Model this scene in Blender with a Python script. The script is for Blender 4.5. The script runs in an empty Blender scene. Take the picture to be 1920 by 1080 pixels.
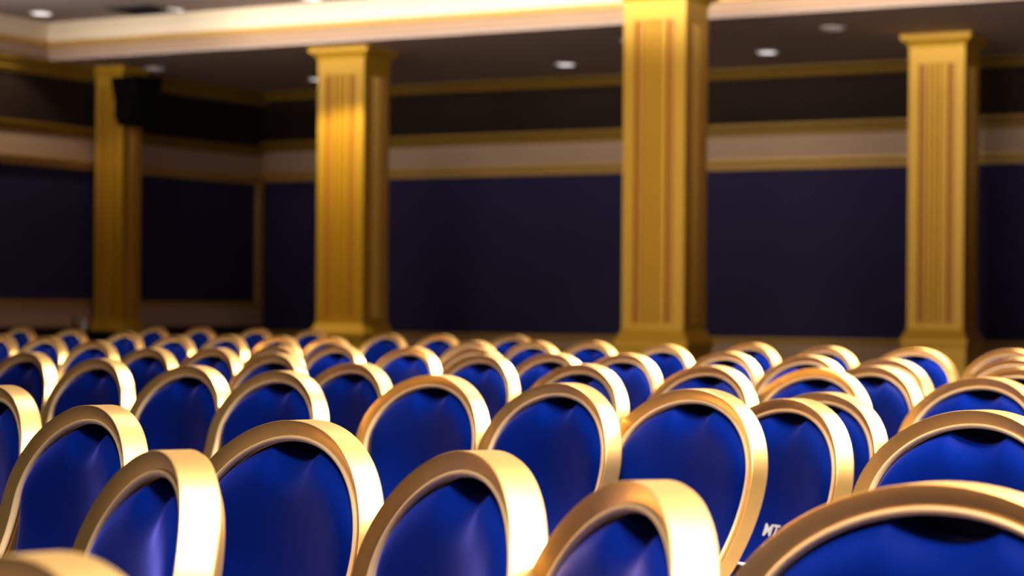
import bpy, bmesh, math
import numpy as np
from mathutils import Vector, Matrix

scene = bpy.context.scene
C = scene.collection
R = math.radians

# ------------------------------------------------------------------ camera
CAM_Z = 1.07
ROLL = 0.0081
cam_data = bpy.data.cameras.new('camera')
cam = bpy.data.objects.new('camera', cam_data)
C.objects.link(cam)
cam_data.sensor_width = 36.0
cam_data.lens = 3900.0 / 1920.0 * 36.0
cam_data.shift_y = 33.0 / 1920.0
cam_data.clip_end = 200
right = Vector((math.cos(ROLL), 0, math.sin(ROLL)))
up = Vector((-math.sin(ROLL), 0, math.cos(ROLL)))
back = Vector((0, -1, 0))
cam.matrix_world = Matrix(((right.x, up.x, back.x, 0), (right.y, up.y, back.y, 0),
                           (right.z, up.z, back.z, CAM_Z), (0, 0, 0, 1)))
cam_data.dof.use_dof = True
cam_data.dof.focus_distance = 2.85
cam_data.dof.aperture_fstop = 6.0
cam_data.dof.aperture_blades = 0
scene.camera = cam

# ------------------------------------------------------------------ world, exposure
world = bpy.data.worlds.new('world')
scene.world = world
world.use_nodes = True
bgn = world.node_tree.nodes['Background']
bgn.inputs[0].default_value = (1.0, 0.82, 0.66, 1)
bgn.inputs[1].default_value = 0.055
scene.view_settings.view_transform = 'Standard'
scene.view_settings.look = 'None'
scene.view_settings.exposure = 0.0
scene.view_settings.gamma = 1.0
scene.view_settings.use_curve_mapping = False

# ------------------------------------------------------------------ unseen lamps
def area(name, loc, target, size, power, col=(1, .86, .7), size_y=None, spread=180):
    l = bpy.data.lights.new(name, 'AREA')
    l.energy = power
    l.color = col
    l.size = size
    if size_y:
        l.shape = 'RECTANGLE'
        l.size_y = size_y
    l.spread = R(spread)
    o = bpy.data.objects.new(name, l)
    C.objects.link(o)
    o.location = loc
    d = (Vector(target) - Vector(loc)).normalized()
    o.rotation_euler = d.to_track_quat('-Z', 'Y').to_euler()
    return o

K = 1.15                       # room scale
S28, C28 = math.sin(R(28)), math.cos(R(28))
# unseen overhead lamps right of the seats, placed for the bright rim sides
area('unseen_overhead_light', (2.4, 1.8, 3.9), (1.4, 2.4, 0), 2.0, 560, (1, .92, .82), spread=140)
area('unseen_overhead_light', (3.0, 5.2, 3.9), (2.0, 5.4, 0), 2.0, 480, (1, .92, .82), spread=120)
area('unseen_overhead_light', (2.0, 9.0, 3.9), (1.0, 9.0, 0), 2.0, 480, (1, .92, .82), spread=105)
# smaller unseen lamps above the seats, added to brighten the cushion tops
area('unseen_overhead_light', (-.2, .7, 3.95), (-.2, .8, 0), 1.0, 110, (1, .94, .88), spread=120)
area('unseen_overhead_light', (.2, 2.8, 3.95), (.2, 2.85, 0), 1.0, 60, (1, .94, .88), spread=110)
area('unseen_overhead_light', (-.2, 6.8, 3.95), (-.2, 6.85, 0), 1.2, 110, (1, .94, .88), spread=110)
area('unseen_overhead_light', (-2.5, -2.0, 3.8), (-.4, 3.5, .7), 3.0, 6, (1, .88, .76), spread=110)  # added soft fill from behind the camera for the cushions
# warm hall light reaching the columns from the left side of the hall
area('hall_light', (-6, 5, 3.6), (4.0, 20, 2.0), 3.0, 112, (1, .84, .58), spread=55)
# soffit fill, then cove light of the ceiling coffer
area('soffit_fill', (0.5, 13.2, 3.05), (0.5, 14.2, 4.6), 2.5, 120, (1, .86, .78), spread=170)  # added unseen lamp, brightens the soffit from below
area('cove_light', (0.6, 17.16, 3.97), (0.6 + 3 * .477, 17.16 + 3 * .879, 4.20), 12.0, 30, (1, .88, .74), size_y=.2, spread=26)
area('cove_light', (-1.0, 18.0, 3.80), (-1.0 + 3 * .477, 18.0 + 3 * .879, 4.30), 13.0, 92, (1, .90, .80), size_y=.2, spread=75)

# ------------------------------------------------------------------ materials
def mat(name, base, rough=.6, metal=0, spec=.5, noise=None, bump=None, sheen=None, emit=None):
    m = bpy.data.materials.new(name)
    m.use_nodes = True
    nt = m.node_tree
    p = nt.nodes['Principled BSDF']
    p.inputs['Base Color'].default_value = (*base, 1)
    p.inputs['Roughness'].default_value = rough
    p.inputs['Metallic'].default_value = metal
    p.inputs['Specular IOR Level'].default_value = spec
    if sheen:
        p.inputs['Sheen Weight'].default_value = sheen[0]
        p.inputs['Sheen Roughness'].default_value = sheen[1]
        p.inputs['Sheen Tint'].default_value = (*sheen[2], 1)
    if emit:
        p.inputs['Emission Color'].default_value = (*emit[0], 1)
        p.inputs['Emission Strength'].default_value = emit[1]
    if noise or bump:
        tc = nt.nodes.new('ShaderNodeTexCoord')
    if noise:
        scale, amt = noise
        n = nt.nodes.new('ShaderNodeTexNoise')
        n.inputs['Scale'].default_value = scale
        n.inputs['Detail'].default_value = 4
        nt.links.new(tc.outputs['Object'], n.inputs['Vector'])
        mx = nt.nodes.new('ShaderNodeMix')
        mx.data_type = 'RGBA'
        mx.inputs[6].default_value = (*[c * (1 - amt) for c in base], 1)
        mx.inputs[7].default_value = (*[min(1, c * (1 + amt)) for c in base], 1)
        nt.links.new(n.outputs['Fac'], mx.inputs[0])
        nt.links.new(mx.outputs[2], p.inputs['Base Color'])
    if bump:
        scale, st = bump
        n2 = nt.nodes.new('ShaderNodeTexNoise')
        n2.inputs['Scale'].default_value = scale
        n2.inputs['Detail'].default_value = 3
        nt.links.new(tc.outputs['Object'], n2.inputs['Vector'])
        b = nt.nodes.new('ShaderNodeBump')
        b.inputs['Strength'].default_value = st
        b.inputs['Distance'].default_value = .002
        nt.links.new(n2.outputs['Fac'], b.inputs['Height'])
        nt.links.new(b.outputs['Normal'], p.inputs['Normal'])
    return m

M = {}
M['gold'] = mat('gold_satin_metal', (.82, .50, .165), .34, .92, noise=(40, .04))
M['gold_bead'] = mat('pale_gold_bead', (.86, .60, .30), .45, .25)
M['blue'] = mat('royal_blue_fabric', (.0004, .012, .17), .55, 0, .15, noise=(30, .06), bump=(900, .10),
                sheen=(.7, .26, (.20, .20, 1.0)))
M['blue'].node_tree.nodes['Principled BSDF'].inputs['Specular Tint'].default_value = (.10, .12, 1, 1)
M['shell'] = mat('dark_shell_fabric', (.003, .006, .05), .9, 0, .1, noise=(30, .1))
M['pocket'] = mat('black_pocket', (.002, .002, .003), .95, 0, .05, noise=(30, .1))
M['rubber'] = mat('black_rubber', (.01, .01, .01), .8, noise=(50, .1))
M['print'] = mat('cream_print', (.75, .68, .6), .7, noise=(200, .05))
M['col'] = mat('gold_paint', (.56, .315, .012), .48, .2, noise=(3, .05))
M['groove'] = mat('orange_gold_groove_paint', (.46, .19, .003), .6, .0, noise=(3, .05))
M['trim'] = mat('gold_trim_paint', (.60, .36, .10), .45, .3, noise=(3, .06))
M['trim_dark'] = mat('dark_gold_trim', (.26, .145, .012), .5, .25, noise=(3, .06))  # darker gold for the upper mouldings
M['beige'] = mat('beige_plaster', (.46, .31, .21), .8, noise=(1.5, .05), bump=(60, .1))
M['navy'] = mat('navy_wall_fabric', (.028, .023, .075), .9, 0, .15, noise=(1.2, .12), bump=(300, .1))
M['brown'] = mat('dark_brown_frieze', (.018, .009, .006), .85, 0, .2, noise=(1.5, .1))
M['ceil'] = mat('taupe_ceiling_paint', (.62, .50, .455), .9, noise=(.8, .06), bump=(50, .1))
M['ceil_dimmed'] = mat('taupe_ceiling_dimmed', (.34, .27, .245), .9, noise=(.8, .06))  # same taupe, darkened to offset the cove lamps' light on it
M['cream'] = mat('cream_cove_paint', (.80, .69, .52), .7, noise=(2, .04))
M['carpet'] = mat('patterned_carpet', (.13, .105, .095), .95, noise=(8, .4), bump=(200, .4))
M['black'] = mat('matte_black_plastic', (.002, .002, .002), .85, 0, .1, noise=(20, .1))
M['grille'] = mat('dark_vent_metal', (.03, .022, .018), .6, noise=(20, .1))
M['glow'] = mat('lamp_glow', (.9, .9, .9), .5, emit=((1, .93, .95), 1.6))
M['dimglow'] = mat('dim_lamp_glow', (.6, .5, .5), .5, emit=((1, .85, .85), .14))
M['white'] = mat('white_enamel', (.7, .66, .62), .5, noise=(20, .03))
M['steel'] = mat('brushed_steel', (.5, .48, .48), .35, .8, noise=(20, .05))

# ------------------------------------------------------------------ mesh helpers
def link(name, me, m, parent=None, smooth=False):
    if m:
        me.materials.append(m)
    if smooth:
        me.polygons.foreach_set('use_smooth', [True] * len(me.polygons))
    o = bpy.data.objects.new(name, me)
    C.objects.link(o)
    if parent:
        o.parent = parent
    return o

def mesh(name, verts, faces, m, parent=None, smooth=False, crease=40):
    me = bpy.data.meshes.new(name)
    me.from_pydata([tuple(map(float, v)) for v in verts], [], faces)
    bm = bmesh.new()
    bm.from_mesh(me)
    bmesh.ops.recalc_face_normals(bm, faces=bm.faces)
    if smooth:
        for e in bm.edges:
            if len(e.link_faces) == 2 and e.calc_face_angle(0) > R(crease):
                e.smooth = False
    bm.to_mesh(me)
    bm.free()
    me.update()
    return link(name, me, m, parent, smooth)

def empty(name, loc, rz=0):
    o = bpy.data.objects.new(name, None)
    C.objects.link(o)
    o.location = loc
    o.rotation_euler = (0, 0, rz)
    o.empty_display_size = .2
    return o

def tag(o, label, cat, group=None):
    o['label'] = label
    o['category'] = cat
    if group:
        o['group'] = group
    return o

def struct(o):
    o['kind'] = 'structure'
    return o

def box_data(x0, x1, y0, y1, z0, z1):
    v = [(x0, y0, z0), (x1, y0, z0), (x1, y1, z0), (x0, y1, z0), (x0, y0, z1), (x1, y0, z1), (x1, y1, z1), (x0, y1, z1)]
    f = [(0, 3, 2, 1), (4, 5, 6, 7), (0, 1, 5, 4), (1, 2, 6, 5), (2, 3, 7, 6), (3, 0, 4, 7)]
    return v, f

def join_data(items):
    V, F = [], []
    for v, f in items:
        n = len(V)
        V += list(v)
        F += [tuple(i + n for i in q) for q in f]
    return V, F

def tube_data(pts, rad, n=10):
    """round tube along a polyline; rad a number or list"""
    pts = [Vector(p) for p in pts]
    rr = rad if isinstance(rad, (list, tuple)) else [rad] * len(pts)
    V, F = [], []
    for i, p in enumerate(pts):
        a = pts[max(i - 1, 0)]
        b = pts[min(i + 1, len(pts) - 1)]
        d = (b - a).normalized()
        ref = Vector((1, 0, 0)) if abs(d.x) < .8 else Vector((0, 1, 0))
        s = d.cross(ref).normalized()
        t = d.cross(s).normalized()
        for k in range(n):
            w = 2 * math.pi * k / n
            V.append(tuple(p + rr[i] * (math.cos(w) * s + math.sin(w) * t)))
    for i in range(len(pts) - 1):
        for k in range(n):
            F.append((i * n + k, i * n + (k + 1) % n, (i + 1) * n + (k + 1) % n, (i + 1) * n + k))
    F.append(tuple(range(n)))
    F.append(tuple((len(pts) - 1) * n + k for k in range(n)))
    return V, F

def sqlathe(profile):
    """square lathe: profile of (half width, z)"""
    V, F = [], []
    for hw, z in profile:
        V += [(-hw, -hw, z), (hw, -hw, z), (hw, hw, z), (-hw, hw, z)]
    for i in range(len(profile) - 1):
        for k in range(4):
            F.append((i * 4 + k, i * 4 + (k + 1) % 4, (i + 1) * 4 + (k + 1) % 4, (i + 1) * 4 + k))
    F.append((0, 1, 2, 3))
    n = (len(profile) - 1) * 4
    F.append((n, n + 1, n + 2, n + 3))
    return V, F

# ------------------------------------------------------------------ the room
def rz(H):                      # height above the eye (photo estimate) to world z
    return 1.07 + H * K

ZC = rz(2.43)                   # soffit
ZU = rz(2.80)                   # upper ceiling inside the coffer
corner = Vector((-2.9 * K, 24.1 * K))
uL = Vector((S28, -0)) * 0
u_long = Vector((C28, -S28))    # along the long wall, to the right
n_long = Vector((-S28, -C28))   # into the room
AL = R(31)
u_left = Vector((-math.sin(AL), -math.cos(AL)))   # along the left wall, towards the camera
n_left = Vector((math.cos(AL), -math.sin(AL)))    # into the room

def wall_piece(name, origin, u, n, s0, s1, H0, H1, depth, m, inset=0.0, parent=None):
    """a slab on a wall from s0..s1 along it, between two heights, standing out by depth"""
    V = []
    for s in (s0, s1):
        for d in (inset, depth):
            for z in (H0, H1):
                p = origin + u * s + n * d
                V.append((p.x, p.y, z))
    F = [(0, 1, 3, 2), (4, 6, 7, 5), (0, 4, 5, 1), (2, 3, 7, 6), (0, 2, 6, 4), (1, 5, 7, 3)]
    return mesh(name, V, F, m, parent)

def moulding(name, origin, u, n, s0, s1, prof, m):
    """prof: list of (out, z) polygon, extruded along the wall"""
    V = []
    for s in (s0, s1):
        for d, z in prof:
            p = origin + u * s + n * d
            V.append((p.x, p.y, z))
    k = len(prof)
    F = [(i, (i + 1) % k, k + (i + 1) % k, k + i) for i in range(k)] + [tuple(range(k)), tuple(range(k, 2 * k))]
    return mesh(name, V, F, m)

def crown(z0, z1, out):
    d = z1 - z0
    return [(0, z0), (out * .35, z0), (out * .4, z0 + d * .15), (out * .55, z0 + d * .2), (out * .6, z0 + d * .45),
            (out * .8, z0 + d * .6), (out * .95, z0 + d * .75), (out, z0 + d * .8), (out, z1), (0, z1)]

floor = struct(mesh('floor', *box_data(-22, 26, -6, 32, -.1, 0), M['carpet']))
W1, W2 = 26, 22
# long wall
struct(wall_piece('wall_far', corner, u_long, n_long, -.3, W1, 0, ZU, -.25, M['navy']))
struct(wall_piece('trim_1', corner, u_long, n_long, 0, W1, rz(1.87), rz(2.34), .02, M['brown'])).name = 'trim_1'
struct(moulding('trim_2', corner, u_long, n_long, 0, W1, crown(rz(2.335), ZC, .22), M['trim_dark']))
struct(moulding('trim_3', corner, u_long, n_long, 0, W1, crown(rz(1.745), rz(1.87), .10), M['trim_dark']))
struct(wall_piece('trim_4', corner, u_long, n_long, 0, W1, rz(1.50), rz(1.75), .03, M['beige']))
struct(moulding('trim_5', corner, u_long, n_long, 0, W1, crown(rz(1.405), rz(1.515), .09), M['trim']))
struct(moulding('trim_6', corner, u_long, n_long, 0, W1, crown(rz(-.37), rz(-.305), .06), M['trim']))
struct(wall_piece('trim_7', corner, u_long, n_long, 0, W1, .14, rz(-.37), .025, M['beige']))
struct(wall_piece('baseboard_far', corner, u_long, n_long, 0, W1, 0, .14, .05, M['brown']))
# left wall
struct(wall_piece('wall_left', corner, u_left, n_left, 0, W2, 0, ZU, -.25, M['navy']))
struct(wall_piece('trim_8', corner, u_left, n_left, .02, W2, rz(1.80), rz(2.27), .02, M['brown']))
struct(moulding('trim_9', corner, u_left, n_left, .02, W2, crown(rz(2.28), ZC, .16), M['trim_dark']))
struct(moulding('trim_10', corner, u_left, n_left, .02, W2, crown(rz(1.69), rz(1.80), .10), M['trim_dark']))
struct(wall_piece('trim_11', corner, u_left, n_left, .02, W2, rz(1.45), rz(1.70), .03, M['beige']))
struct(moulding('trim_12', corner, u_left, n_left, .02, W2, crown(rz(1.37), rz(1.46), .09), M['trim']))
struct(moulding('trim_13', corner, u_left, n_left, .02, W2, crown(rz(-.04), rz(.02), .06), M['trim']))
struct(wall_piece('trim_14', corner, u_left, n_left, .02, W2, rz(-.255), rz(-.04), .03, M['beige']))
struct(wall_piece('baseboard_left', corner, u_left, n_left, .02, W2, 0, rz(-.255), .05, M['brown']))
struct(wall_piece('trim_15', corner, u_left, n_left, .04, .16, rz(-.04), rz(1.40), .05, M['trim']))

# ceiling: coffer opening with corner cc, edges along the two directions
S285, C285 = math.sin(R(28.5)), math.cos(R(28.5))
ue = Vector((C285, -S285))          # far edge, to the right
ul = Vector((-S285, -C285))         # left edge, towards the camera
ni = ul.copy()                      # from the far edge into the coffer
nl = ue.copy()                      # from the left edge into the coffer
cc = Vector((-.224 * 20.95, 20.95)) * K
LE, LL = 22, 24
def P3(p, z):
    return (p.x, p.y, z)
far = cc + ue * LE
near = cc + ul * LL
# soffit ring around the coffer (a thick L made of two slabs)
def slab(name, quad, z0, z1, m):
    V = [P3(p, z0) for p in quad] + [P3(p, z1) for p in quad]
    F = [(0, 1, 2, 3), (4, 5, 6, 7), (0, 1, 5, 4), (1, 2, 6, 5), (2, 3, 7, 6), (3, 0, 4, 7)]
    return mesh(name, V, F, m)
V, F = join_data([
    ([P3(p, z) for z in (ZC, ZC + .03) for p in (cc - ni * 8 - nl * 12, cc - ni * 8 + ue * LE, cc + ue * LE, cc - nl * 12)],
     [(0, 1, 2, 3), (4, 5, 6, 7), (0, 1, 5, 4), (1, 2, 6, 5), (2, 3, 7, 6), (3, 0, 4, 7)]),
    ([P3(p, z) for z in (ZC, ZC + .03) for p in (cc - nl * 12, cc, cc + ul * LL, cc + ul * LL - nl * 12)],
     [(0, 1, 2, 3), (4, 5, 6, 7), (0, 1, 5, 4), (1, 2, 6, 5), (2, 3, 7, 6), (3, 0, 4, 7)]),
])
struct(mesh('ceiling', V, F, M['ceil']))
struct(slab('ceiling', [cc - nl * 1 - ni * 1, cc + ue * LE - ni * 1, cc + ue * LE + ni * LL, cc + ni * LL - nl * 1], ZU, ZU + .05, M['ceil_dimmed']))

def coffer_strip(name, prof, m):
    """profile (into the coffer, z) swept along the left edge, the corner and the far edge"""
    V = []
    for base, off in ((near, nl), (cc, None), (far, ni)):
        for d, z in prof:
            p = base + (off * d if off else (nl + ni) * d)
            V.append(P3(p, z))
    k = len(prof)
    F = []
    for j in range(2):
        for i in range(k):
            F.append((j * k + i, j * k + (i + 1) % k, (j + 1) * k + (i + 1) % k, (j + 1) * k + i))
    F += [tuple(range(k)), tuple(range(2 * k, 3 * k))]
    return mesh(name, V, F, m)
zf = rz(2.43 + .125)
zg = rz(2.43 + .185)
struct(coffer_strip('trim_16', [(-.06, ZC - .002), (0, ZC - .002), (0, zf), (-.06, zf)], M['beige']))
struct(coffer_strip('trim_17', [(-.06, zf), (.03, zf), (.05, zf + .01), (.05, zg - .02), (.03, zg), (-.06, zg)], M['trim']))
struct(coffer_strip('trim_18', [(-.06, zg), (-.03, zg), (-.03, zg + .02), (-.02, zg + (ZU - zg) * .5), (.03, ZU - .03), (.06, ZU - .02), (.06, ZU), (-.06, ZU)], M['cream']))

# ------------------------------------------------------------------ columns
def column(x, y, S, label, yaw):
    x, y, S = x * K, y * K, S * K
    root = empty('column', (x, y, 0), -R(yaw))
    tag(root, label, 'column', 'gold fluted columns of the hall')
    hw = S / 2
    zb0, zb = rz(-.275), rz(-.185)
    zcap = rz(2.33)
    k = S / .5
    # shaft: core plus stiles, centre board with flutes, on all four sides
    g = .03 * k
    prof = []
    side = [(-1, 0), (-.64, 0), (-.60, g), (-.42, g), (-.38, .004 * k)]
    flutes = []
    for a0 in (-.30, -.10, .10):
        flutes += [(a0, .004 * k), (a0 + .05, .030 * k), (a0 + .15, .030 * k), (a0 + .20, .004 * k)]
    side += flutes + [(.38, .004 * k), (.42, g), (.60, g), (.64, 0)]
    for q in range(4):
        ca, sa = [(1, 0), (0, 1), (-1, 0), (0, -1)][q]
        for a, d in side:
            px, py = a * hw, -(hw - d)
            prof.append((px * ca - py * sa, px * sa + py * ca))
    z0, z1 = zb, zcap
    V = [(px, py, z0) for px, py in prof] + [(px, py, z1) for px, py in prof]
    n = len(prof)
    F = [(i, (i + 1) % n, n + (i + 1) % n, n + i) for i in range(n)]
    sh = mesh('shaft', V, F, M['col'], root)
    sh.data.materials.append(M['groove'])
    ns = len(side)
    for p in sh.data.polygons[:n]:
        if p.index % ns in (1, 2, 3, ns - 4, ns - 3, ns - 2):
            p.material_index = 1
    # rails that close the grooves at both ends
    V, F = sqlathe([(hw * 1.004, zb), (hw * 1.004, zb + .06 * k)])
    mesh('bottom_rail', V, F, M['col'], root)
    V, F = sqlathe([(hw * 1.004, zcap - .16 * k), (hw * 1.004, zcap)])
    mesh('top_rail', V, F, M['col'], root)
    ch = rz(2.43) - zcap
    V, F = sqlathe([(hw * 1.01, zcap - .01), (hw * 1.06, zcap + ch * .1), (hw * 1.08, zcap + ch * .25), (hw * 1.18, zcap + ch * .42),
                    (hw * 1.24, zcap + ch * .5), (hw * 1.27, zcap + ch * .55), (hw * 1.27, ZC)])
    mesh('capital', V, F, M['col'], root)
    V, F = sqlathe([(hw * 1.20, zb0 - .03), (hw * 1.20, zb0), (hw * 1.17, zb0 + .02 * k), (hw * 1.11, zb0 + .045 * k), (hw * 1.05, zb - .015), (hw * 1.01, zb + .005)])
    mesh('base_moulding', V, F, M['col'], root)
    V, F = sqlathe([(hw * 1.20, 0), (hw * 1.20, .12), (hw * 1.14, .14), (hw * 1.14, zb0 - .08), (hw * 1.16, zb0 - .03)])
    mesh('pedestal', V, F, M['col'], root)
    return root

c1 = column(-4.10, 21.6, .335, 'gold square column at the far left, thin, with a black loudspeaker beside its top', 25)
c2 = column(-1.53, 19.9, .50, 'gold fluted column with a bright scallop of light under its capital, left of the middle', 25)
c3 = column(1.17, 16.0, .50, 'nearest gold fluted column, the one whose capital is cut off by the top of the photo', 25)
c4 = column(3.85, 18.6, .50, 'gold fluted column with stepped capital near the right edge of the room', 27)

# loudspeaker beside the first column
sp = empty('loudspeaker', (-3.84 * K, 21.15 * K, rz(1.78)), -R(40))
tag(sp, 'black loudspeaker hung high on the right of the far left gold column', 'loudspeaker')
V = [(-.16, -.14, .02), (.16, -.14, 0), (.16, .16, 0), (-.16, .16, .02), (-.22, -.20, .58), (.24, -.20, .58), (.24, .2, .58), (-.22, .2, .58)]
mesh('cabinet', V, [(0, 3, 2, 1), (4, 5, 6, 7), (0, 1, 5, 4), (1, 2, 6, 5), (2, 3, 7, 6), (3, 0, 4, 7)], M['black'], sp)
mesh('grille', *box_data(-.14, .14, -.22, -.19, .08, .52), M['black'], sp).rotation_euler = (R(-4), 0, 0)
mesh('bracket', *tube_data([(-.15, .1, .4), (-.32, .2, .45)], .02), M['black'], sp)

# ------------------------------------------------------------------ ceiling lamps
def disc(r, z, n=28, ri=None):
    if ri is None:
        return [(r * math.cos(2 * math.pi * k / n), r * math.sin(2 * math.pi * k / n), z) for k in range(n)], [tuple(range(n))]

def lathe(prof, n=28, cap=True):
    V, F = [], []
    for r, z in prof:
        V += [(r * math.cos(2 * math.pi * k / n), r * math.sin(2 * math.pi * k / n), z) for k in range(n)]
    for i in range(len(prof) - 1):
        for k in range(n):
            F.append((i * n + k, i * n + (k + 1) % n, (i + 1) * n + (k + 1) % n, (i + 1) * n + k))
    if cap:
        F.append(tuple(range(n)))
        F.append(tuple((len(prof) - 1) * n + k for k in range(n)))
    return V, F

def downlight(px, py, H, label, dim=False, power=0, r=.13, cone=64):
    """recessed lamp; px,py = photo estimate used once to find its place on the ceiling"""
    hor = 573 + ROLL * (px - 960)
    Y = 3900 * H / (hor - py)
    X = (px - 960) / 3900 * Y
    z = rz(H)
    root = empty('downlight', (X * K, Y * K, z))
    tag(root, label, 'ceiling lamp', 'recessed round ceiling downlights')
    V, F = lathe([(r, .0), (r, -.012), (r - .02, -.016), (r - .025, -.004)], cap=False)
    mesh('ring', V, F, M['white'], root)
    V, F = lathe([(r - .02, -.006), (r - .02, -.002)])
    mesh('lens', V, F, M['dimglow' if dim else 'glow'], root)
    if power:
        l = bpy.data.lights.new('downlight_bulb', 'SPOT')
        l.energy = power
        l.spot_size = R(cone)
        l.spot_blend = .25
        l.shadow_soft_size = .05
        l.color = (1, .82, .55)
        o = bpy.data.objects.new('downlight_bulb', l)
        C.objects.link(o)
        o.parent = root
        o.location = (0, 0, -.03)
    return root

downlight(73, 24, 2.80, 'bright round downlight in the raised ceiling, at the top left corner', power=52, cone=108)
downlight(320, 18, 2.80, 'bright round downlight beside the dark ceiling vent', power=60)
downlight(580, -4, 2.80, 'round downlight cut by the top edge, above the second gold column', power=330, cone=78)
downlight(590, 148, 2.43, 'small downlight peeping out left of the second gold column', r=.11, power=20)
downlight(1057, 120, 2.43, 'round downlight in the low ceiling just left of the nearest column', power=30)
downlight(1435, 97, 2.43, 'round downlight in the low ceiling between the two right columns, the brighter one', power=30)
downlight(1558, 52, 2.43, 'dim round downlight in the low ceiling, left of the rightmost capital', dim=True)
downlight(287, 128, 2.43, 'dim round downlight in the low ceiling right of the loudspeaker', dim=True)
downlight(1172, 75, 2.43, 'dim round downlight mostly hidden by the nearest column', dim=True, r=.08)
# ceiling vent
hor = 573 + ROLL * (262 - 960)
Yv = 3900 * 2.80 / (hor - 17)
vr = empty('ceiling_vent', ((262 - 960) / 3900 * Yv * K, Yv * K, ZU), -R(28))
tag(vr, 'dark rectangular ceiling vent left of a bright downlight', 'vent')
fr = join_data([box_data(-.30, .30, -.30, -.27, -.02, 0), box_data(-.30, .30, .27, .30, -.02, 0),
                box_data(-.30, -.27, -.27, .27, -.02, 0), box_data(.27, .30, -.27, .27, -.02, 0)])
mesh('frame', *fr, M['grille'], vr)
mesh('slats', *join_data([box_data(-.27, .27, -.26 + i * .075, -.23 + i * .075, -.015, -.005) for i in range(7)]), M['black'], vr)

# ------------------------------------------------------------------ chairs
h = .15
Wi, b_, t_ = 1.203 * h, .941 * h, .217 * h
r_, c_, sag_ = -.377, .245 / h, .222 / h
EW, DP = .20 * h, .27 * h
TOP = .92
VEND = 3.02 * h                      # lower end of the inner outline
def outfn(v):
    v2 = 2.35 * h
    base = math.sin(r_) * v + c_ * v * v
    if v < v2:
        return base
    b2 = math.sin(r_) * v2 + c_ * v2 * v2
    s2 = math.sin(r_) + 2 * c_ * v2
    e = v - v2
    L = .5 * h
    return b2 + .12 * e + (s2 - .12) * L * (1 - math.exp(-e / L))
def surf(u, v, d=0.0):
    """u across, v down from the top of the frame, d towards the sitter"""
    return (u, -(outfn(v) + sag_ * u * u + d), TOP - v * math.cos(r_))

# closed inner outline (u, v measured from the inner apex) with outward normals
def inner_outline():
    P = []
    n = 26
    for k in range(n + 1):                       # right half of the top arc
        th = math.pi / 2 * k / n
        P.append((Wi * math.sin(th), b_ * (1 - math.cos(th))))
    v0, v1 = b_, 1.75 * h
    m = 8
    for k in range(1, m + 1):
        v = v0 + (v1 - v0) * k / m
        P.append((Wi - .05 / h * (v - b_) ** 2, v))
    wb = P[-1][0]
    n2 = 18
    for k in range(1, n2 + 1):                   # rounded bottom
        th = math.pi / 2 * k / n2
        P.append((wb * math.cos(th), v1 + (VEND - v1) * math.sin(th)))
    left = [(-u, v) for u, v in P[1:-1]][::-1]
    return P + left
OUT = inner_outline()
NO = len(OUT)
def normals(O):
    N = []
    n = len(O)
    for i in range(n):
        a, b = O[i - 1], O[(i + 1) % n]
        dx, dy = b[0] - a[0], b[1] - a[1]
        L = math.hypot(dx, dy)
        N.append((dy / L, -dx / L))
    return N
NRM = normals(OUT)
if NRM[0][1] > 0:
    NRM = [(-a, -b) for a, b in NRM]

def sweep(prof, name, m, parent):
    """prof: closed list of (e outward from the inner edge, d towards the sitter)"""
    k = len(prof)
    V = []
    for (u, v), (nu, nv) in zip(OUT, NRM):
        for e, d in prof:
            V.append(surf(u + nu * e, v + nv * e + t_, d))
    F = []
    for i in range(NO):
        j = (i + 1) % NO
        for q in range(k):
            F.append((i * k + q, i * k + (q + 1) % k, j * k + (q + 1) % k, j * k + q))
    o = mesh(name, V, F, m, parent, smooth=True, crease=24)
    return o

def notch(u):
    """depth of the hand hold cut into the top of the cushion"""
    x = abs(u) / (.35 * h)
    if x >= 1:
        return 0
    return .16 * h * (1 - x * x) ** .9

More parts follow.
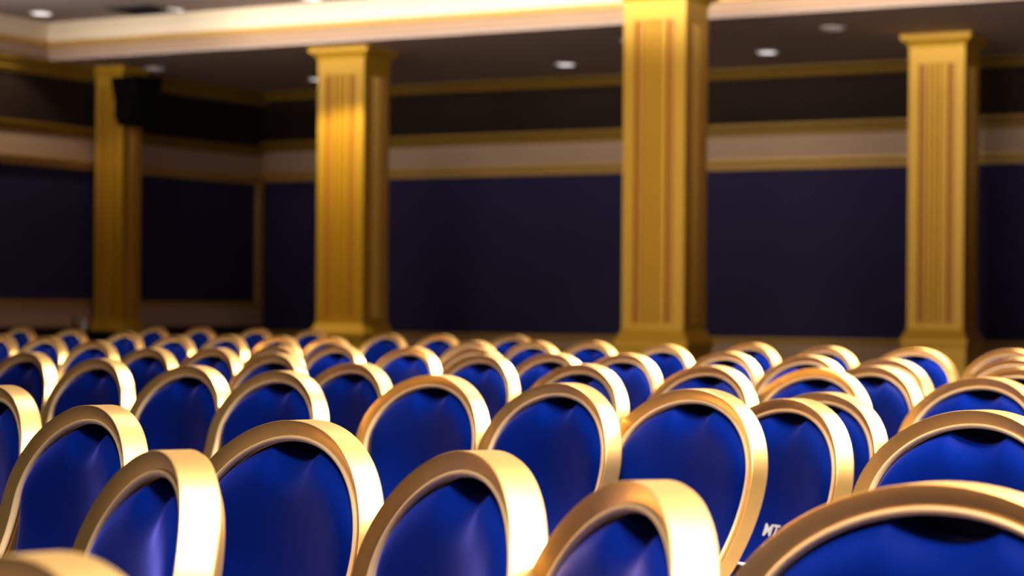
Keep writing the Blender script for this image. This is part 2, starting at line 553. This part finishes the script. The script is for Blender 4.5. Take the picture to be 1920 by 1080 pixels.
def make_chair():
    root = empty('banquet_chair', (0, 0, 0))
    # frame: bead groove, flat face with small bevels, outer wall, rear wall
    bv = .014 * h
    face0 = .050 * h
    prof = [(face0, -.02 * h), (face0 + .006 * h, 0), (EW - 1.0 * bv, 0), (EW - .3 * bv, -.3 * bv), (EW, -1.0 * bv),
            (EW, -DP + 1.0 * bv), (EW - bv, -DP), (.01 * h, -DP), (.01 * h, -.06 * h), (face0 - .004 * h, -.06 * h)]
    fr = sweep(prof, 'back_frame', M['gold'], root)
    bead = [(.028 * h + .028 * h * math.cos(a), .0 * h + .032 * h * math.sin(a)) for a in [2 * math.pi * i / 12 for i in range(12)]]
    o = sweep(bead, 'frame_bead', M['gold_bead'], root)
    # cushion: rings from the edge to a spine
    gap = .010 * h
    E0 = []
    for i, ((u, v), (nu, nv)) in enumerate(zip(OUT, NRM)):
        E0.append((u - nu * gap, v - nv * gap))
    # resample the top finely for the notch
    fine = []
    for i in range(NO):
        a, b = E0[i], E0[(i + 1) % NO]
        top = max(a[1], b[1]) < .3 * h
        m = 3 if top else 1
        for q in range(m):
            fine.append((a[0] + (b[0] - a[0]) * q / m, a[1] + (b[1] - a[1]) * q / m))
    E1 = [(u, v + (notch(u) if v < .5 * h else 0)) for u, v in fine]
    n = len(E1)
    EA = np.array(E1)
    EB = np.roll(EA, -1, axis=0)
    MID_ = (EA + EB) / 2
    DS = np.hypot(*(EB - EA).T)
    def cushion_d(uu, vv):
        """how far the padding stands out, from a smoothed distance to its edge"""
        d = np.hypot(EA[:, 0] - uu, EA[:, 1] - vv).min()
        r2 = (MID_[:, 0] - uu) ** 2 + (MID_[:, 1] - vv) ** 2 + 1e-9
        dsm = ((DS / r2 ** 2).sum() / (math.pi / 2)) ** (-1 / 3)
        w = math.exp(-(d / (.12 * h)) ** 2)
        d = d * w + dsm * (1 - w)
        v = vv + t_
        amp = .18 + .13 * math.exp(-(v / (.75 * h)) ** 2)
        puff = .05 * h * (1 - math.exp(-d / (.03 * h))) + amp * h * (1 - math.exp(-d / (.22 * h)))
        upright = .15 / h * max(0, .80 * h - v) ** 2      # the padding hangs upright where the frame curls forward
        q = min(max((v - .85 * h) / (1.4 * h), 0), 1)
        sink = .22 * h * q * q * (3 - 2 * q)
        return -.012 * h + puff - upright - sink
    make_chair.cushion_d = cushion_d
    ss = [0, .012, .03, .055, .085, .12, .16, .21, .27, .34, .42, .52, .64, .78, .9, 1.0]
    V = []
    spine_a, spine_b = 1.05 * h, 2.1 * h
    for s in ss:
        for (u, v) in E1:
            vs = min(max(v, spine_a), spine_b)
            uu = u * (1 - s)
            vv = v + (vs - v) * s
            V.append(surf(uu, vv + t_, cushion_d(uu, vv)))
    F = []
    for j in range(len(ss) - 1):
        for i in range(n):
            F.append((j * n + i, j * n + (i + 1) % n, (j + 1) * n + (i + 1) % n, (j + 1) * n + i))
    # side skirt of the cushion going back into the frame
    base = len(V)
    for (u, v) in E1:
        V.append(surf(u, v + t_, -.262 * h))
    for i in range(n):
        F.append((i, (i + 1) % n, base + (i + 1) % n, base + i))
    mesh('back_cushion', V, F, M['blue'], root, smooth=True)
    # rear shell closing the back, also seen through the hand hold
    V = []
    rings = [0, .25, .5, .75, 1]
    for s in rings:
        for (u, v), (nu, nv) in zip(OUT, NRM):
            u0, v0 = u + nu * .015 * h, v + nv * .015 * h
            vs = min(max(v0, spine_a), spine_b)
            V.append(surf(u0 * (1 - s), v0 + (vs - v0) * s + t_, -DP + .012 * h + .75 * sag_ * max(0, u0 * u0 - (u0 * (1 - s)) ** 2)))
    F = []
    for j in range(len(rings) - 1):
        for i in range(NO):
            F.append((j * NO + i, j * NO + (i + 1) % NO, (j + 1) * NO + (i + 1) % NO, (j + 1) * NO + i))
    mesh('rear_panel', V, F, M['shell'], root, smooth=True)
    # seat, frame and legs (stand behind the rows in front)
    yb = surf(0, 3.1 * h)[1]
    def rounded(w0, w1, ya, yb_, z, r=.05, n=6):
        pts = []
        for cx, cy, a0, ww in ((w1 - r, ya + r, -90, 1), (w0 - r, yb_ - r, 0, 1), (-(w0 - r), yb_ - r, 90, 1), (-(w1 - r), ya + r, 180, 1)):
            for k in range(n + 1):
                a = R(a0 + 90 * k / n)
                pts.append((cx + r * math.cos(a), cy + r * math.sin(a), z))
        return pts
    def loft(levels):
        V, F = [], []
        for (ins, z) in levels:
            V += rounded(.165 - ins, .185 - ins, yb - .39 + ins, yb - .02 - ins, z)
        n = 28
        for j in range(len(levels) - 1):
            for i in range(n):
                F.append((j * n + i, j * n + (i + 1) % n, (j + 1) * n + (i + 1) % n, (j + 1) * n + i))
        F.append(tuple(range(n)))
        F.append(tuple((len(levels) - 1) * n + i for i in range(n)))
        return V, F
    mesh('seat', *loft([(.01, .405), (0, .412), (0, .44), (.008, .456), (.03, .466), (.08, .470)]), M['blue'], root, smooth=True)
    mesh('seat_frame', *loft([(.004, .380), (.004, .405)]), M['gold'], root)
    for sx in (-1, 1):
        for ya, yf in ((yb - .36, yb - .40), (yb - .04, yb + .06)):
            lg = mesh('leg', *tube_data([(sx * .155, ya, .39), (sx * .16, (ya + yf) / 2, .2), (sx * .165, yf, .015)], [.013, .012, .011], 10), M['gold'], root, smooth=True)
            mesh('foot_cap', *tube_data([(sx * .165, yf, .03), (sx * .165, yf, 0)], .014, 10), M['rubber'], lg)
        mesh('back_post', *tube_data([(sx * .15, yb + .018, .39), (sx * .15, surf(sx * .15, 2.75 * h, -DP)[1] - .004, TOP - 2.75 * h)], .011, 8), M['gold'], root, smooth=True)
    return root

proto = make_chair()
first = [True]
def place(x, y, al, label, group, sc=1.0):
    if first[0]:
        r0 = proto
        first[0] = False
    else:
        r0 = proto.copy()
        C.objects.link(r0)
        for ch in list(proto.children):
            c = ch.copy()
            C.objects.link(c)
            c.parent = r0
            for g in ch.children:
                d = g.copy()
                C.objects.link(d)
                d.parent = c
    r0.location = (x, y, 0)
    r0.rotation_euler = (0, 0, -R(al))
    r0.scale = (1, 1, sc)
    tag(r0, label, 'chair', group)
    return r0

NEAR = 'gold framed blue banquet chairs in the nearest row'
MID = 'gold framed blue banquet chairs in the second row'
FAR = 'gold framed blue banquet chairs in the rows behind'
def lb(s):
    return 'gold-rimmed blue chair, ' + s
chairs = [
 (-.292, 1.237, 52, 'closest of all, only its blurred rim in the bottom left corner', NEAR),
 (-.364, 2.140, 65.4, 'turned sharply sideways, bottom left, above the blurred corner rim', NEAR),
 (-.048, 2.169, 65.8, 'narrow, turned sideways, at the bottom centre', NEAR),
 (.106, 1.810, 74.5, 'turned furthest sideways, bottom edge right of centre', NEAR),
 (.374, 1.809, 40, 'seen widest and lowest, at the bottom right corner', NEAR),
 (-.286, 2.717, 49.3, 'large and sharp, between the two sideways chairs on the left', NEAR),
 (-.624, 3.072, 54.3, 'just behind the sharply turned chair at the bottom left', NEAR),
 (-.941, 3.765, 51, 'large, cut in half by the left edge of the photo', NEAR),
 (-1.122, 5.624, 49, 'second from the left edge in the middle row', MID),
 (-.787, 5.046, 48.8, 'middle row, fully visible between the two left near chairs', MID),
 (-.531, 4.711, 49, 'middle row, behind the large sharp chair on the left', MID),
 (-.175, 4.527, 48.8, 'middle row, its left rim clear of the big sharp chair', MID),
 (.092, 4.111, 53.9, 'middle row, directly behind the narrow chair at bottom centre', MID),
 (.336, 3.868, 52.7, 'middle row, below the nearest gold column', MID),
 (.522, 3.950, 60, 'with cream letters MT printed on its back, right of centre', MID),
 (.672, 4.50, 55, 'half hidden right behind the chair with printed letters', MID),
 (.700, 3.138, 53, 'broad, directly behind the widest chair at bottom right', MID),
 (1.053, 4.662, 53, 'broad, cut by the right edge, behind the broad chair', MID),
 (-1.470, 6.278, 49, 'at the left edge of the middle row, half beyond the edge', MID),
]
for x, y, al, l, g in chairs:
    sc = .978 if 'MT' in l else (.967 if 'half hidden right behind' in l else 1)
    ch = place(x, y, al, lb(l), g, sc)
    if 'MT' in l:
        mt_chair = ch
    if 'below the nearest gold column' in l:
        br = mesh('linking_bracket', *box_data(.078, .102, .035, .041, .50, .598), M['gold'], ch)
        mesh('bracket_lip', *box_data(.074, .104, .030, .046, .598, .601), M['white'], br)
    if 'narrow, turned sideways' in l:
        tg = mesh('paper_tag', *box_data(-.165, -.151, -.004, -.002, .850, .866), M['white'], ch)
        tg['label'] = 'tiny white paper tag'

farc = [
 (-2.376, 9.602, 48, 'cut by the left edge, in front of the leftmost tiny chair'),
 (-2.047, 9.117, 48, 'right of the one cut by the left edge, far left'),
 (-2.959, 12.514, 48, 'leftmost of the tiny chairs in the farthest row'),
 (-2.488, 11.712, 48, 'farthest row, just left of the far left column'),
 (-1.650, 8.198, 48, 'behind the second chair of the middle row, on the left'),
 (-1.228, 7.013, 48, 'small, above the gap between two middle row chairs, left'),
 (-1.023, 7.096, 49, 'small, just right of and behind the fully visible middle row chair'),
 (-2.016, 10.819, 49, 'below and right of the foot of the far left column'),
 (-2.254, 13.071, 49, 'farthest row, first one right of the far left column'),
 (-1.579, 9.709, 49, 'one row nearer than the tiny pair right of the far left column'),
 (-1.376, 10.002, 49, 'one row nearer than the two tiny chairs before the dark corner'),
 (-1.951, 12.986, 49, 'farthest row, second one right of the far left column'),
 (-1.562, 12.666, 49, 'farthest row, under the dark corner of the room'),
 (-1.103, 9.803, 50, 'topmost of a stack-like line of three rims left of the second column'),
 (-.860, 7.545, 50, 'middle one of a line of three rims left of the second column'),
 (-.727, 6.329, 50, 'lowest of a line of three rims left of the second column'),
 (-1.195, 12.360, 50, 'farthest row, directly in front of the left side of the second column'),
 (-.846, 9.607, 50, 'topmost rim in line below the second column'),
 (-.655, 7.735, 50, 'second rim in line below the second column'),
 (-.418, 5.410, 51, 'largest chair in the line below the second column'),
 (-.668, 11.012, 50, 'farthest row, just right of the foot of the second column'),
 (-.369, 7.453, 51, 'small, nearer than the one right of the second column foot'),
 (-.379, 10.773, 51, 'farthest row, second one right of the second column'),
 (-.175, 8.907, 51, 'topmost of three nested rims between the two middle columns'),
 (-.133, 7.453, 51, 'middle of three nested rims between the two middle columns'),
 (-.100, 6.478, 51, 'nearest of three nested rims between the two middle columns'),
 (0.000, 10.794, 51, 'farthest row, third one right of the second column'),
 (.090, 8.898, 51, 'uppermost of the overlapping rims left of the nearest column'),
 (.124, 6.704, 52, 'second of the overlapping rims left of the nearest column'),
 (.178, 5.484, 52, 'lowest of the overlapping rims left of the nearest column'),
 (.341, 9.017, 52, 'farthest row, last one left of the nearest column'),
 (.358, 6.711, 52, 'below the left side of the nearest column base'),
 (.599, 8.272, 52, 'right in front of the nearest column base'),
 (.508, 5.430, 53, 'wide rim right below the nearest column, above the middle row'),
 (.724, 7.077, 53, 'lower right of the nearest column base'),
 (1.006, 8.804, 53, 'farthest row, first one right of the nearest column'),
 (.936, 6.619, 53, 'thin upper rim of the pair midway between the two right columns'),
 (.768, 5.267, 53, 'lower and larger of the pair midway between the two right columns'),
 (1.235, 8.210, 53, 'farthest row, second one right of the nearest column'),
 (1.128, 6.281, 53, 'upper of two rims below and left of the rightmost column'),
 (.949, 5.506, 55, 'lower of two rims below and left of the rightmost column'),
 (1.551, 8.020, 44, 'farthest row, in front of the rightmost column base'),
 (1.906, 7.966, 53, 'topmost of the nested rims at the right edge'),
 (1.566, 6.484, 53, 'second of the nested rims at the right edge'),
 (1.317, 5.415, 53, 'third of the nested rims at the right edge'),
]
for x, y, al, l in farc:
    place(x, y, al, lb(l), FAR)

# ------------------------------------------------------------------ printed letters on one chair
def letters(body, size, u0, v0, parent):
    cu = bpy.data.curves.new('printed_lettering', 'FONT')
    cu.body = body
    cu.size = size
    cu.extrude = .0003
    cu.offset = size * .02
    tmp = bpy.data.objects.new('tmp_text', cu)
    C.objects.link(tmp)
    bpy.context.view_layer.update()
    me = bpy.data.meshes.new_from_object(tmp.evaluated_get(bpy.context.evaluated_depsgraph_get()))
    bpy.data.objects.remove(tmp)
    for v in me.vertices:
        uu, vv = u0 + v.co.x, v0 - v.co.y
        v.co = Vector(surf(uu, vv, make_chair.cushion_d(uu, vv - t_) + .0009 + v.co.z))
    me.name = 'printed_lettering'
    return link('printed_lettering', me, M['print'], parent)
l1 = letters('MT', .034, -.026, 1.92 * h, mt_chair)
l1['label'] = 'cream printed letters MT'
l2 = letters('ıC', .017, -.012, 2.10 * h, mt_chair)
l2['label'] = 'small cream printed characters'

# ------------------------------------------------------------------ things at the foot of the far left column
cs = empty('equipment_case', (-3.86, 19.2, 0), 0)
tag(cs, 'black equipment case on the floor before the far left column', 'case')
mesh('body', *box_data(-.18, .18, -.2, .2, 0, .74), M['black'], cs)
mesh('lid', *box_data(-.184, .184, -.204, .204, .745, .80), M['black'], cs)
V, F = lathe([(.028, 0), (.030, .01), (.030, .07), (.012, .10), (.011, .13), (.013, .135)], 16)
bt = mesh('bottle', V, F, M['steel'], None, smooth=True)
bt.location = (-3.93, 19.1, .80)
tag(bt, 'pale steel bottle standing on the black case by the column', 'bottle')
V, F = lathe([(.018, 0), (.020, .01), (.018, .09), (.008, .12), (.008, .15)], 16)
bt = mesh('bottle', V, F, M['grille'], None, smooth=True)
bt.location = (-4.02, 19.1, .80)
tag(bt, 'thin dark bottle on the black case, left of the pale one', 'bottle')
